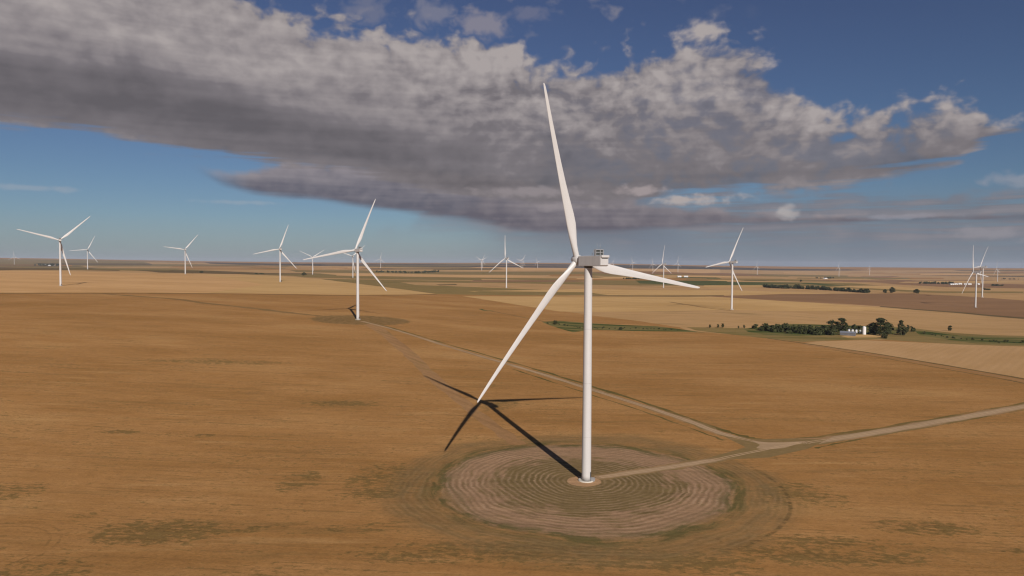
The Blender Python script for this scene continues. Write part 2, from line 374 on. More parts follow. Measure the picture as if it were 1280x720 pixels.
MATS = {
 'near': near_mat(),
 'brown': field_mat('stubble_brown', (0.288, 0.144, 0.049), (0.369, 0.192, 0.068), 26, 1, (0.153, 0.106, 0.033), .60, .06),
 'pale': field_mat('stubble_pale', (0.462, 0.264, 0.111), (0.562, 0.332, 0.148), 24, 2, None, fine=.05, lines=.03),
 'gold': field_mat('stubble_gold', (0.441, 0.266, 0.106), (0.540, 0.338, 0.143), 30, 3, None, fine=.05, lines=.04, rowdir=-.3),
 'tan': field_mat('stubble_tan', (0.364, 0.215, 0.090), (0.474, 0.288, 0.132), 22, 4, (0.255, 0.164, 0.069), .60, .06, lines=.04, rowdir=.25),
 'tanrow': field_mat('stubble_tan_rows', (0.407, 0.241, 0.106), (0.462, 0.281, 0.132), 7, 5, None, fine=.07, rowdir=-.85, lines=.025),
 'red': field_mat('fallow_red_brown', (0.219, 0.122, 0.061), (0.270, 0.151, 0.076), 24, 6, None, fine=.05, rowdir=.2, lines=.03),
 'olive': field_mat('pasture_olive', (0.189, 0.133, 0.049), (0.281, 0.189, 0.074), 40, 7, (0.112, 0.098, 0.031), .57, .09, lines=.02),
 'green': field_mat('crop_green', (0.063, 0.074, 0.025), (0.100, 0.101, 0.035), 40, 8, None, fine=.1, lines=.02),
 'dkgreen': field_mat('brush_green', (.042, .060, .016), (.105, .115, .036), 30, 9, (.20, .15, .058), .50, .22, lines=0, scale=5),
 'dark': field_mat('pasture_dark_brown', (0.117, 0.080, 0.037), (0.178, 0.117, 0.054), 40, 10, (0.087, 0.066, 0.029), .55, .09, lines=0),
 'line': field_mat('faint_hollow', (.19, .112, .044), (.27, .155, .062), 30, 16, (.14, .10, .038), .56, .12, lines=0),
 'dust': field_mat('dusty_shoulder', (.27, .155, .068), (.37, .225, .115), 9, 17, (.17, .12, .045), .54, .2, lines=0),
 'rut': field_mat('wheel_ruts', (.44, .29, .17), (.48, .325, .19), 11, 15, None, fine=.10, lines=0),
 'far': field_mat('far_land_cloud_shaded', (0.056, 0.046, 0.035), (0.082, 0.064, 0.045), 400, 11, None, fine=.02, lines=0),  # far land with cloud shadow put into its dark colour
 'verge': field_mat('verge_weeds', (0.107, 0.085, 0.027), (0.204, 0.129, 0.049), 9, 12, (0.265, 0.148, 0.054), .56, .22, lines=0),
 'cable': field_mat('disturbed_strip', (.270, .145, .062), (.365, .208, .094), 7, 13, (0.204, 0.117, 0.041), .56, .16, lines=.05, rowdir=1.0),
 'road': field_mat('gravel_road', (.30, .195, .105), (.38, .258, .148), 11, 14, None, fine=.12, lines=.02),
 'water': None,
}
MATS['water'] = simple('pond_water', (.05, .07, .08), .12, .5, .05)
MN = list(MATS)

# ------------------------------------------------------------------ land parcels (outlines of the fields on the ground)
PARC = []
def parcel(kind, pts, wob=0.0, grow=None):
    """pts: photograph pixels of the parcel's corners, turned into ground points"""
    PARC.append((kind, [at(*p) for p in pts]))
def world_parcel(kind, pts): PARC.append((kind, [Vector(p[:2]) for p in pts]))
def strip(kind, line, w, world=False, jit=0.0, w2=None, sub=6):
    P = line if world else [at(*p) for p in line]
    # resample with catmull-rom
    Q = []
    for i in range(len(P) - 1):
        p0 = P[max(i - 1, 0)]; p1 = P[i]; p2 = P[i + 1]; p3 = P[min(i + 2, len(P) - 1)]
        for k in range(sub):
            t = k / sub
            Q.append(.5 * ((2 * p1) + (p2 - p0) * t + (2 * p0 - 5 * p1 + 4 * p2 - p3) * t * t + (3 * p1 - p0 - 3 * p2 + p3) * t ** 3))
    Q.append(P[-1]); L, Rr = [], []
    for i, q in enumerate(Q):
        d = (Q[min(i + 1, len(Q) - 1)] - Q[max(i - 1, 0)]).normalized(); nn = Vector((-d.y, d.x))
        ww = w if w2 is None else w + (w2 - w) * i / (len(Q) - 1)
        L.append(q + nn * (ww / 2 + rnd.uniform(-jit, jit))); Rr.append(q - nn * (ww / 2 + rnd.uniform(-jit, jit)))
    PARC.append((kind, L + Rr[::-1]))
XL, XR = -260, 1560
# everything beyond the near fields
parcel('tan', [(XL, 366), (0, 366), (250, 366.3), (440, 368.8), (545, 367.4), (640, 369), (760, 369.6), (900, 369.8), (1050, 369), (1130, 368), (1280, 376), (XR, 388), (XR, 337.0), (1280, 337.0), (1000, 337), (840, 334), (700, 331.6), (500, 331), (250, 328.4), (60, 325), (XL, 322.8)])
# left background: dull range
parcel('olive', [(XL, 336), (0, 337), (150, 338), (260, 342), (330, 344), (420, 346), (420, 336), (300, 334), (300, 329.6), (160, 326), (60, 324.4), (XL, 322.6)])
parcel('dark', [(XL, 324.4), (60, 325.4), (180, 327.2), (120, 326.4), (XL, 323.2)])
parcel('dark', [(40, 328.6), (190, 329.4), (190, 331.6), (60, 331.4)])
parcel('tan', [(180, 327.4), (300, 329.8), (300, 331.0), (190, 330.0)])
parcel('brown', [(0, 330.4), (90, 331.2), (90, 332.8), (0, 332.6)])
parcel('tan', [(100, 332.2), (260, 333.4), (330, 335.0), (240, 335.6), (110, 333.8)])
parcel('dark', [(XL, 333.0), (0, 333.8), (140, 336.0), (150, 338.6), (0, 337.4), (XL, 336.4)])
parcel('dark', [(150, 336.6), (330, 339.4), (400, 342.2), (330, 343.0), (200, 340.8)])
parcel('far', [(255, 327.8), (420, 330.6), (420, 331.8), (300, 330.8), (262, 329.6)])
parcel('tan', [(200, 336.5), (330, 336.2), (480, 338.6), (470, 341.5), (330, 341.2)])
# distant band in the middle, painted dark as land under cloud shadow
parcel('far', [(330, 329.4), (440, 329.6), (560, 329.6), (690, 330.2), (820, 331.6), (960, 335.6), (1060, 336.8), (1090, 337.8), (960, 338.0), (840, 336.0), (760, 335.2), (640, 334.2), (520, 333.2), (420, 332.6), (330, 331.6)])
parcel('tan', [(400, 330.9), (520, 331.3), (600, 332.0), (520, 331.9), (410, 331.4)])
# pale strip then olive strips
parcel('pale', [(360, 332.8), (520, 333.6), (640, 334.5), (760, 335.4), (900, 336.8), (900, 340.6), (760, 338.4), (640, 338.5), (520, 337.4), (420, 336.2), (345, 334.8)])
parcel('olive', [(360, 337.2), (460, 338.2), (620, 339.6), (760, 340.0), (1000, 343.6), (1000, 346), (760, 345.0), (640, 343.5), (480, 342), (370, 340.0)])
parcel('red', [(740, 340.4), (900, 341.2), (1010, 344.0), (960, 345.6), (760, 342.6)])
parcel('pale', [(400, 341.8), (480, 341.6), (640, 344.3), (700, 346.5), (560, 346.8), (440, 345.0)])
parcel('olive', [(360, 344.0), (480, 345.2), (640, 347.4), (760, 348.6), (760, 351.2), (640, 350.6), (480, 349.0), (380, 346.8)])
parcel('olive', [(400, 348.4), (520, 350.2), (700, 352.0), (760, 352.4), (760, 369.0), (640, 369.2), (545, 367.6), (480, 358.5), (420, 352.2)])
parcel('tan', [(500, 352.8), (620, 353.6), (760, 356.4), (760, 362.0), (620, 359.6), (520, 356.2)])
parcel('dark', [(545, 355.6), (570, 355.2), (572, 356.4), (550, 356.8)])
# the long pale field on the left
parcel('pale', [(XL, 338.0), (0, 338.4), (110, 339.6), (200, 342), (300, 342.8), (345, 344.8), (400, 349), (450, 355), (500, 361.4), (545, 367.4), (440, 368.8), (250, 366.3), (0, 366), (XL, 366)])
parcel('gold', [(250, 343.4), (340, 344.8), (400, 349.2), (450, 355.2), (545, 367.4), (440, 368.4), (260, 366.2), (330, 356)])
# right of the first turbine
parcel('olive', [(735, 345.4), (900, 346.0), (1010, 349.0), (1100, 356.8), (1000, 357.6), (860, 357.0), (735, 356.0)])
parcel('green', [(790, 347.6), (850, 346.6), (905, 346.6), (960, 350.6), (1010, 353.0), (1075, 358.4), (1000, 357.2), (880, 356.8), (800, 354.4)])
parcel('dark', [(735, 347.6), (800, 348.0), (800, 349.8), (735, 349.6)])
parcel('gold', [(880, 356.6), (950, 356.4), (990, 360.4), (880, 359.0)])
parcel('tan', [(560, 357.6), (735, 357.4), (990, 359.4), (1110, 366.4), (1130, 368), (900, 369.6), (760, 369.4), (735, 364.6)])
parcel('gold', [(585, 363.8), (735, 361.2), (900, 362.4), (1040, 366.6), (900, 369.4), (760, 369.2), (640, 368.6)])
parcel('olive', [(600, 363.8), (735, 365.4), (760, 368.8), (640, 368.8), (560, 367.6)])
parcel('tan', [(577, 370.0), (760, 370.4), (905, 370.6), (980, 376.4), (1060, 380.2), (1130, 385), (1200, 391), (1280, 398), (XR, 425), (XR, 455), (1280, 433), (1180, 424), (1000, 426), (860, 413.6), (850, 409.2), (800, 401.4), (740, 394.2), (660, 383)])
parcel('gold', [(577, 370.0), (760, 370.4), (905, 370.6), (960, 374), (1040, 380.4), (1130, 387), (960, 388.5), (800, 389.5), (700, 389.4), (660, 383)])
parcel('dark', [(740, 369.2), (905, 369.0), (905, 370.6), (740, 370.4)])
parcel('red', [(880, 370.2), (980, 367.4), (1060, 367.0), (1130, 366.6), (1200, 370.2), (1280, 375.6), (XR, 395), (XR, 425), (1280, 398), (1200, 391), (1130, 385), (1060, 380.2), (980, 376.4)])
parcel('dark', [(1100, 382.6), (1200, 390.0), (1280, 396.8), (1280, 398.8), (1200, 391.6), (1100, 383.6)])
parcel('tan', [(1000, 357.6), (1110, 357), (1260, 364.6), (1280, 366), (XR, 385), (XR, 393), (1280, 374.8), (1200, 369.6), (1130, 366.4), (1060, 362.0)])
parcel('gold', [(1030, 357.8), (1110, 357.6), (1180, 362.0), (1130, 363.4), (1060, 361)])
parcel('olive', [(950, 355.2), (1010, 357.2), (1060, 360.4), (1130, 364.6), (1180, 366.4), (1280, 366.6), (1280, 364.4), (1180, 364.2), (1120, 361.8), (1040, 357.8), (1000, 354.2)])
parcel('red', [(1010, 346.6), (1130, 350.0), (1280, 355.4), (XR, 362), (XR, 368), (1280, 360.6), (1180, 358.6), (1100, 354.4), (1010, 350.0)])
parcel('gold', [(1110, 348.6), (1280, 351.8), (1280, 354.4), (1180, 353.4)])
parcel('olive', [(930, 342.6), (1060, 344.4), (1060, 346.2), (960, 345.4)])
parcel('brown', [(1060, 345.4), (1180, 347.4), (1180, 349.0), (1060, 347.4)])
parcel('dark', [(1100, 341.8), (1280, 344.6), (1280, 346.2), (1180, 344.8)])
parcel('pale', [(980, 340.4), (1180, 341.6), (1280, 343.4), (1280, 344.2), (1100, 343.2), (980, 342.6)])
parcel('red', [(980, 338.0), (1280, 339.4), (1280, 341.6), (1100, 340.4)])
parcel('dark', [(1190, 337.6), (1280, 337.6), (1280, 338.8), (1200, 338.6)])
# smaller blocks far off
rs = random.Random(21)
for k in range(70):
    px = rs.uniform(-150, 1400); t = rs.random(); right = px > 560
    y0 = (rs.uniform(338.5, 352) if right else rs.uniform(329.5, 336.5)) + (px - 900) * .004 * right
    wpx = rs.uniform(40, 190); hpx_ = rs.uniform(.5, 1.5) * (1 if not right else 1 + (y0 - 338) * .06); sk = rs.uniform(-1.2, 1.2) + wpx * .006
    parcel(rs.choice(['tan', 'gold', 'olive', 'red', 'pale', 'dark', 'brown', 'tan'] if right else ['tan', 'olive', 'dark', 'brown', 'olive']),
           [(px, y0), (px + wpx, y0 + sk), (px + wpx + rs.uniform(-30, 30), y0 + sk + hpx_), (px + rs.uniform(-25, 25), y0 + hpx_)])
# creek bottom
parcel('dkgreen', [(677, 402.2), (700, 401), (742, 404.2), (820, 407.6), (856, 412.2), (880, 415.6), (840, 414.4), (740, 412), (716, 415.4), (700, 410.8), (684, 405.4)])
parcel('olive', [(858, 409), (890, 409.4), (940, 410.4), (985, 404.8), (1050, 406.4), (1110, 408), (1145, 410.6), (1190, 416.0), (1240, 419), (1280, 419.8), (XR, 440), (XR, 456), (1280, 432.8), (1200, 430.6), (1150, 427.6), (1100, 424.2), (1040, 425.6), (1003, 427.4), (950, 422), (900, 416.6), (870, 413)])
parcel('dkgreen', [(930, 411), (985, 405), (1050, 406.6), (1110, 408), (1130, 411), (1120, 417), (1060, 418), (1000, 420.5), (960, 419), (935, 415)])
parcel('dkgreen', [(1140, 412), (1200, 419.6), (1280, 421.8), (XR, 443), (XR, 452), (1280, 431.4), (1220, 429.4), (1190, 425.2), (1150, 419)])
parcel('olive', [(1035, 419.4), (1100, 418.0), (1150, 421.6), (1190, 425), (1120, 422.4), (1050, 423.6)])
parcel('gold', [(1050, 420.0), (1078, 418.2), (1112, 419.4), (1100, 421.6), (1060, 422.0)])
parcel('tanrow', [(1004, 429.2), (1020, 426.8), (1080, 425.2), (1150, 428.2), (1280, 433.2), (XR, 457), (XR, 530), (1280, 472.6), (1180, 455.6), (1100, 442.6), (1040, 434)])
strip('dark', [(960, 423), (1004, 429), (1040, 434.2), (1100, 443), (1180, 456.4), (1280, 473.8), (1420, 503)], 5, jit=.6)
strip('cable', [(1004, 430.2), (1040, 435.6), (1100, 444.8), (1180, 458.6), (1280, 476.4), (1420, 507)], 7, jit=.6)
strip('dark', [(1040, 437.2), (1100, 446.8), (1180, 461), (1280, 479), (1420, 511)], 2.5, jit=.5)
strip('dark', [(XL, 366.4), (0, 366.6), (120, 366.6), (250, 367), (440, 369.4), (545, 368)], 9, jit=2)
# faint old drainage line behind the second turbine and one to the right
strip('line', [(120, 366.6), (160, 369.5), (220, 374), (260, 379.4), (300, 383.4), (350, 389.5), (400, 395)], 13, jit=2.5)
strip('line', [(600, 386.6), (612, 388.4), (640, 393.8), (680, 401.8)], 5, jit=1)
strip('dkgreen', [(600, 386.2), (608, 388.6), (616, 388.4)], 9, jit=2)
strip('line', [(838, 377.6), (860, 381.0), (885, 385), (915, 388.4)], 7, jit=1)
strip('cable', [(560, 398), (640, 391), (740, 394.5)], 2, jit=.5)
# trench strip between the two turbines
strip('cable', [(462, 405), (480, 416), (510, 441), (535, 466), (570, 496), (612, 530), (650, 556)], 15, jit=1.2, w2=7)
# tracks
tb = TURB[0]; B0 = Vector((tb[1], tb[2])); B1 = Vector((TURB[1][1], TURB[1][2]))
junction = at(952, 556)
far_road = [(1500, 468), (1380, 489), (1280, 508), (1180, 526), (1080, 543), (1010, 553)]
strip('verge', [(1500, 464), (1380, 485.5), (1280, 504.6), (1180, 522), (1080, 538.6), (1000, 548.5), (955, 549.5), (925, 544), (890, 533), (800, 501.5), (700, 470.5), (640, 453), (560, 430.5), (500, 412.5), (470, 405)], 4.4, jit=1.1, w2=3.0)
strip('verge', [(1280, 512.5), (1180, 530), (1080, 548), (1020, 560)], 1.6, jit=.7)
strip('verge', [(905, 550.5), (860, 534), (800, 513), (700, 480.5), (640, 461)], 1.6, jit=.8)
ROADS = []
def road(line, w, w2=None, jit=.45):
    strip('dust', line, w + 3.2, w2=(w2 or w) + 2.2, jit=1.0, sub=7)
    strip('road', line, w, w2=w2, jit=jit, sub=7)
road(far_road + [(965, 559)], 7.2)
road([(1010, 553), (960, 554), (935, 550), (900, 541), (860, 526), (800, 506), (700, 474.5), (640, 456.5), (560, 433), (500, 414), (470, 406), (452, 401.5)], 5.2, 3.8)
road([(1000, 553.5), (965, 560), (930, 567), (880, 577), (820, 586.5), (775, 593), (745, 597)], 5.6, 4.8)
road_lines = [(far_road + [(1010, 553), (960, 554), (935, 550), (900, 541), (860, 526), (800, 506), (700, 474.5), (640, 456.5)], 1.0), ([(1000, 553.5), (965, 560), (930, 567), (880, 577), (820, 586.5), (775, 593), (750, 596.5)], .8)]
PARC.append(('dust', [at(1040, 546.5), at(1010, 561), at(960, 572), at(905, 574.5), at(880, 574), at(932, 559), at(905, 545.5), at(948, 549)]))
PARC.append(('road', [at(1010, 551), at(980, 560), at(955, 562), at(945, 560), at(950, 556), at(940, 551), at(960, 553), at(980, 553)]))

def offset_line(pts, off):
    P = [at(*p) for p in pts]; out = []
    for i, q in enumerate(P):
        d = (P[min(i + 1, len(P) - 1)] - P[max(i - 1, 0)]).normalized(); out.append(q + Vector((-d.y, d.x)) * off)
    return out
for ln_, of_ in road_lines:
    for sg in (-1, 1): strip('rut', offset_line(ln_, of_ * sg), .62, world=True, jit=.1, sub=7)

# ------------------------------------------------------------------ one triangulated sheet cut along every outline
def pip(P, poly):
    x, y = P[:, 0], P[:, 1]; ins = np.zeros(len(P), bool); n = len(poly); j = n - 1
    for i in range(n):
        xi, yi = poly[i]; xj, yj = poly[j]
        c = ((yi > y) != (yj > y))
        with np.errstate(divide='ignore', invalid='ignore'):
            c &= x < (xj - xi) * (y - yi) / (yj - yi) + xi
        ins ^= c; j = i
    return ins
def build_ground():
    V, E = [], []
    for kind, poly in PARC:
        pts = []; n = len(poly)
        for i in range(n):
            a, b = poly[i], poly[(i + 1) % n]; L = (b - a).length
            dist = max(120., min(a.length, b.length)); seg = dist * (.035 if kind not in ('road', 'verge', 'cable', 'rut', 'line', 'dust') else .03)
            k = max(1, min(60, int(L / seg)))
            for q in range(k):
                p = a.lerp(b, q / k)
                if q and kind not in ('road', 'verge', 'cable', 'rut', 'line', 'dust') and L > 40:
                    d = (b - a).normalized(); p = p + Vector((-d.y, d.x)) * rnd.uniform(-1, 1) * min(.0022 * dist, 2.2 + dist * .0004)
                pts.append(p)
        o = len(V); V += pts; m = len(pts)
        E += [(o + i, o + (i + 1) % m) for i in range(m)]
    o = len(V)
    for r_ in np.exp(np.linspace(math.log(12), math.log(30000), 95)):
        for a in np.arange(-50, 50.1, 1.25):
            V.append(Vector((r_ * math.sin(R(a)), r_ * math.cos(R(a)))))
    for r_ in np.exp(np.linspace(math.log(12), math.log(30000), 40)):
        for a in np.arange(56, 305, 7.0):
            V.append(Vector((r_ * math.sin(R(a)), r_ * math.cos(R(a)))))
    vo, eo, fo, *_ = delaunay_2d_cdt(V, E, [], 0, 1e-3)
    P = np.array([(v[0], v[1]) for v in vo]); Fc = np.array([f for f in fo])
    cen = P[Fc].mean(1); mi = np.zeros(len(Fc), int)
    for kind, poly in PARC:
        pl = [(p.x, p.y) for p in poly]
        lo = np.min(pl, 0); hi = np.max(pl, 0)
        box = (cen[:, 0] >= lo[0]) & (cen[:, 0] <= hi[0]) & (cen[:, 1] >= lo[1]) & (cen[:, 1] <= hi[1])
        ix = np.where(box)[0]
        if len(ix):
            ins = pip(cen[ix], pl); mi[ix[ins]] = MN.index(kind)
    far = np.hypot(cen[:, 0], cen[:, 1]); az = np.abs(np.arctan2(cen[:, 0], cen[:, 1]))
    mi[(mi == 0) & (far > 1500)] = MN.index('brown')
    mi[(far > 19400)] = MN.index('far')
    Z = terrain(P[:, 0], P[:, 1])
    def mk(name, sel, label_kind='structure'):
        fs = Fc[sel]; used = np.unique(fs); rem = -np.ones(len(P), int); rem[used] = np.arange(len(used))
        me = bpy.data.meshes.new(name)
        vs = np.column_stack([P[used], Z[used]])
        me.from_pydata(vs.tolist(), [], rem[fs].tolist())
        kinds = sorted(set(mi[sel])); 
        for k in kinds: me.materials.append(MATS[MN[k]])
        idx = {k: i for i, k in enumerate(kinds)}
        me.polygons.foreach_set('material_index', [idx[k] for k in mi[sel]])
        me.polygons.foreach_set('use_smooth', [True] * len(fs))
        bm = bmesh.new(); bm.from_mesh(me)
        bmesh.ops.recalc_face_normals(bm, faces=bm.faces)
        if sum(f.normal.z for f in bm.faces) < 0: bmesh.ops.reverse_faces(bm, faces=bm.faces)
        bm.to_mesh(me); bm.free()
        o_ = bpy.data.objects.new(name, me); COL.objects.link(o_); o_['kind'] = 'structure'
        return o_
    isr = (mi == MN.index('road')) | (mi == MN.index('rut'))
    mk('ground', ~isr); mk('road', isr)
    print('ground faces', len(Fc))
build_ground()

# ------------------------------------------------------------------ mesh helpers
def tag(o, label, cat, group=None):
    o['label'] = label; o['category'] = cat
    if group: o['group'] = group
    return o
def empty(name, loc, rz=0):
    o = bpy.data.objects.new(name, None); COL.objects.link(o); o.location = loc; o.rotation_euler = (0, 0, rz)
    o.empty_display_size = 2; return o
def mk_obj(name, bm, m, parent=None, smooth=False):
    bmesh.ops.recalc_face_normals(bm, faces=bm.faces)
    me = bpy.data.meshes.new(name); bm.to_mesh(me); bm.free()
    for mm in (m if isinstance(m, (list, tuple)) else [m]): me.materials.append(mm)
    if smooth:
        for p in me.polygons: p.use_smooth = True
    o = bpy.data.objects.new(name, me); COL.objects.link(o)
    if parent: o.parent = parent
    return o
def box(bm, x0, x1, y0, y1, z0, z1, bev=0, mi=0):
    vs = [bm.verts.new((x, y, z)) for x in (x0, x1) for y in (y0, y1) for z in (z0, z1)]
    fs = [bm.faces.new([vs[i] for i in f]) for f in ((0, 1, 3, 2), (4, 6, 7, 5), (0, 4, 5, 1), (2, 3, 7, 6), (0, 2, 6, 4), (1, 5, 7, 3))]
    for f in fs: f.material_index = mi
    if bev:
        es = list({e for f in fs for e in f.edges})
        bmesh.ops.bevel(bm, geom=es, offset=bev, segments=3, profile=.5, affect='EDGES', clamp_overlap=True)
    return fs
def loft(bm, rings, cap=True, mi=0):
    vr = [[bm.verts.new(p) for p in r] for r in rings]; n = len(vr[0])
    for a, b in zip(vr[:-1], vr[1:]):
        for i in range(n):
            f = bm.faces.new((a[i], a[(i + 1) % n], b[(i + 1) % n], b[i])); f.material_index = mi; f.smooth = True
    if cap:
        bm.faces.new(vr[0][::-1]).material_index = mi; bm.faces.new(vr[-1]).material_index = mi
def lathe(bm, prof, n=32, axis='z', c=(0, 0, 0), mi=0):
    rings = []
    for r_, h in prof:
        ring = []
        for i in range(n):
            a = 2 * math.pi * i / n; u, v = r_ * math.cos(a), r_ * math.sin(a)
            p = (u, v, h) if axis == 'z' else ((u, h, v) if axis == 'y' else (h, u, v))
            ring.append((p[0] + c[0], p[1] + c[1], p[2] + c[2]))
        rings.append(ring)
    loft(bm, rings, mi=mi)
def tube(bm, a, b, r1, r2=None, n=8):
    a, b = Vector(a), Vector(b); r2 = r1 if r2 is None else r2
    q = (b - a).to_track_quat('Z', 'Y')
    loft(bm, [[a + q @ Vector((r1 * math.cos(t), r1 * math.sin(t), 0)) for t in [2 * math.pi * i / n for i in range(n)]],
              [b + q @ Vector((r2 * math.cos(t), r2 * math.sin(t), 0)) for t in [2 * math.pi * i / n for i in range(n)]]])

# ------------------------------------------------------------------ wind turbines
def paint(name, col, rough=.45, spec=.35, stain=.06):
    m, N, bs = mat(name); P = N.n('ShaderNodeTexCoord').outputs['Object']
    a = N.noise(N.mapv(P, sc=(1.2, 1.2, .05)), 1, 5, .6); b = N.noise(P, .35, 4)
    k = N.add(N.rng(a, .3, .7, 1 - stain, 1 + stain * .3), N.rng(b, .3, .7, -.02, .02))
    c = N.n('ShaderNodeVectorMath', operation='SCALE'); c.inputs[0].default_value = col; N.put(c.inputs['Scale'], k)
    N.put(bs.inputs['Base Color'], c.outputs[0]); bs.inputs['Roughness'].default_value = rough; bs.inputs['Specular IOR Level'].default_value = spec
    return m
M_TOWER = paint('tower_paint', (.525, .508, .49)); M_BLADE = paint('blade_gelcoat', (.56, .545, .53), .4, .35, .07)
M_NAC = paint('nacelle_paint', (.49, .475, .46), .5); M_DARK = simple('dark_metal', (.06, .06, .062), .5, .4)
M_GRILLE = simple('cooler_grille', (.055, .06, .055), .5, .4); M_CONC = simple('concrete', (.50, .46, .39), .85, .2, .08, 2)
M_STEEL = simple('galvanised_steel', (.35, .35, .35), .45, .5, .05, 1, .3)
M_SEAM = simple('flange_seam', (.37, .355, .34), .5, .3)
RB = 71.5; BEND = 3.5; TILT = R(6); OVER = 7.4

def blade_mesh():
    bm = bmesh.new(); rings = []
    prof = [(0, 2.4, 1), (1.6, 2.4, 1), (3.4, 2.5, .96), (6, 2.95, .72), (9, 3.6, .42), (12, 4.1, .22), (15, 4.25, .08), (19, 4.0, 0), (25, 3.45, 0), (32, 2.9, 0),
            (40, 2.5, 0), (48, 2.12, 0), (56, 1.75, 0), (63, 1.42, 0), (67.5, 1.2, 0), (70, .95, 0), (71.1, .6, 0), (71.5, .2, 0)]
    n = 20
    for r_, ch, rd in prof:
        th = ch * (.30 if r_ < 15 else .24 if r_ < 25 else .19 if r_ < 45 else .16)
        tw = R(15) * max(0, 1 - r_ / 60) ** 1.6 + R(2)
        off = .5 * rd + .30 * (1 - rd)        # share of the chord ahead of the pitch axis
        ring = []
        for i in range(n):
            a = 2 * math.pi * i / n
            cx, cy = 1.2 * math.cos(a), 1.2 * math.sin(a)
            s = (1 - math.cos(a)) / 2          # 0 leading .. 1 trailing
            ax = (s - off) * ch
            yt = th * 2.6 * (.2969 * math.sqrt(max(s, 0)) - .126 * s - .3516 * s * s + .2843 * s ** 3 - .1036 * s ** 4) * 2
            ay = yt * (1 if a < math.pi else -1) * (1.0 if a < math.pi else .75)
            # circle parametrised so that angle 0 is the leading side
            x = rd * (-cx) + (1 - rd) * ax; y = rd * cy + (1 - rd) * ay
            X = x * math.cos(tw) + y * math.sin(tw); Y = -x * math.sin(tw) + y * math.cos(tw)
            t = r_ / RB
            ring.append((X, Y - BEND * t * t, r_ if r_ > 0 else 1.1))
        rings.append(ring)
    rings = rings[1:] if False else rings
    loft(bm, rings)
    return bm
def make_turbine():
    root = empty('wind_turbine', (0, 0, 0))
    bm = bmesh.new(); prof = [(1.92, .3)]
    joints = [18, 40, 62]
    for k in range(1, 44):
        h = .3 + k * 2.02
        if h > 87.4: break
        prof.append((1.92 - .36 * h / 88, h))
    prof.append((1.56, 87.4))
    lathe(bm, prof, 48); tower = mk_obj('tower', bm, M_TOWER, root, True)
    for h in joints:
        bm = bmesh.new(); lathe(bm, [(1.92 - .36 * h / 88 + .004, h - .05), (1.92 - .36 * h / 88 + .02, h - .03), (1.92 - .36 * h / 88 + .02, h + .03), (1.92 - .36 * h / 88 + .004, h + .05)], 48)
        mk_obj('flange_seam', bm, M_SEAM, tower, True)
    bm = bmesh.new(); lathe(bm, [(3.3, -1.2), (3.3, .28), (3.15, .36), (2.2, .42), (2.2, .3)], 40); mk_obj('foundation', bm, M_CONC, root)
    # door and steps, facing the track (added to the root's own +X / -Y side)
    bm = bmesh.new(); box(bm, -.5, .5, -.09, .12, 0, 2.2, .03); d = mk_obj('door', bm, M_DARK, root)
    a = R(-62); d.location = (1.86 * math.cos(a), 1.86 * math.sin(a), 1.5); d.rotation_euler = (0, 0, a + math.pi / 2)
    bm = bmesh.new()
    for k in range(5): box(bm, -.6, .6, -.25 * (5 - k) - .3, -.25 * (4 - k) - .3, .15 + k * .24, .21 + k * .24)
    box(bm, -.62, -.57, -1.6, -.1, .3, 1.5); box(bm, .57, .62, -1.6, -.1, .3, 1.5); box(bm, -.6, .6, -.32, .1, 1.38, 1.44)
    s = mk_obj('steps', bm, M_STEEL, root); s.location = (2.0 * math.cos(a), 2.0 * math.sin(a), .0); s.rotation_euler = (0, 0, a + math.pi / 2)
    # nacelle: a long box, nose narrowing to the hub
    bm = bmesh.new()
    def ring(y, w, z0, z1, rr):
        pts = []
        for cx, cz, a0 in ((w / 2 - rr, z1 - rr, 0), (-w / 2 + rr, z1 - rr, 90), (-w / 2 + rr, z0 + rr, 180), (w / 2 - rr, z0 + rr, 270)):
            for k in range(5):
                t = R(a0 + k * 22.5); pts.append((cx + rr * math.cos(t), y, cz + rr * math.sin(t)))
        return pts
    loft(bm, [ring(5.3, 2.6, 88.6, 91.2, .7), ring(4.9, 3.0, 88.1, 91.35, .6), ring(4.1, 3.9, 87.55, 91.45, .3), ring(3.7, 4.1, 87.4, 91.5, .22), ring(-9.2, 4.1, 87.4, 91.6, .18), ring(-9.95, 4.0, 87.7, 91.55, .18), ring(-10.1, 3.7, 87.85, 91.4, .15)])
    nac = mk_obj('nacelle', bm, M_NAC, root)
    for p in nac.data.polygons: p.use_smooth = False
    bm = bmesh.new(); box(bm, -1.95, 1.95, -10.7, -9.75, 90.8, 91.75, .14)
    mk_obj('rear_hood', bm, M_NAC, nac)
    bm = bmesh.new(); lathe(bm, [(1.75, 87.0), (1.75, 87.5)], 32); lathe(bm, [(1.62, 86.7), (1.62, 87.1)], 32); mk_obj('yaw_bearing', bm, M_DARK, root, False)
    for sy in (-5.2, -.8):
        for sx in (-1, 1):
            bm = bmesh.new(); box(bm, sx * 2.05 - .012, sx * 2.05 + .012, sy - .04, sy + .04, 87.7, 91.3); mk_obj('panel_seam', bm, M_SEAM, nac)
    bm = bmesh.new(); box(bm, -1.5, 1.5, -10.13, -10.05, 90.35, 90.7); mk_obj('rear_vent', bm, M_DARK, nac)
    # cooler on the roof
    bm = bmesh.new()
    for x0, x1 in ((-2.05, -1.8), (1.8, 2.05), (.35, .55)): box(bm, x0, x1, -7.0, -6.1, 91.6, 94.0)
    box(bm, -2.05, 2.05, -7.0, -6.1, 93.8, 94.05); box(bm, -1.8, 1.8, -6.95, -6.2, 92.75, 92.95)
    tube(bm, (-1.95, -6.1, 94.2), (-1.95, -4.5, 91.55), .07); tube(bm, (1.95, -6.1, 94.2), (1.95, -4.5, 91.55), .07)
    cool = mk_obj('cooler', bm, M_STEEL, nac)
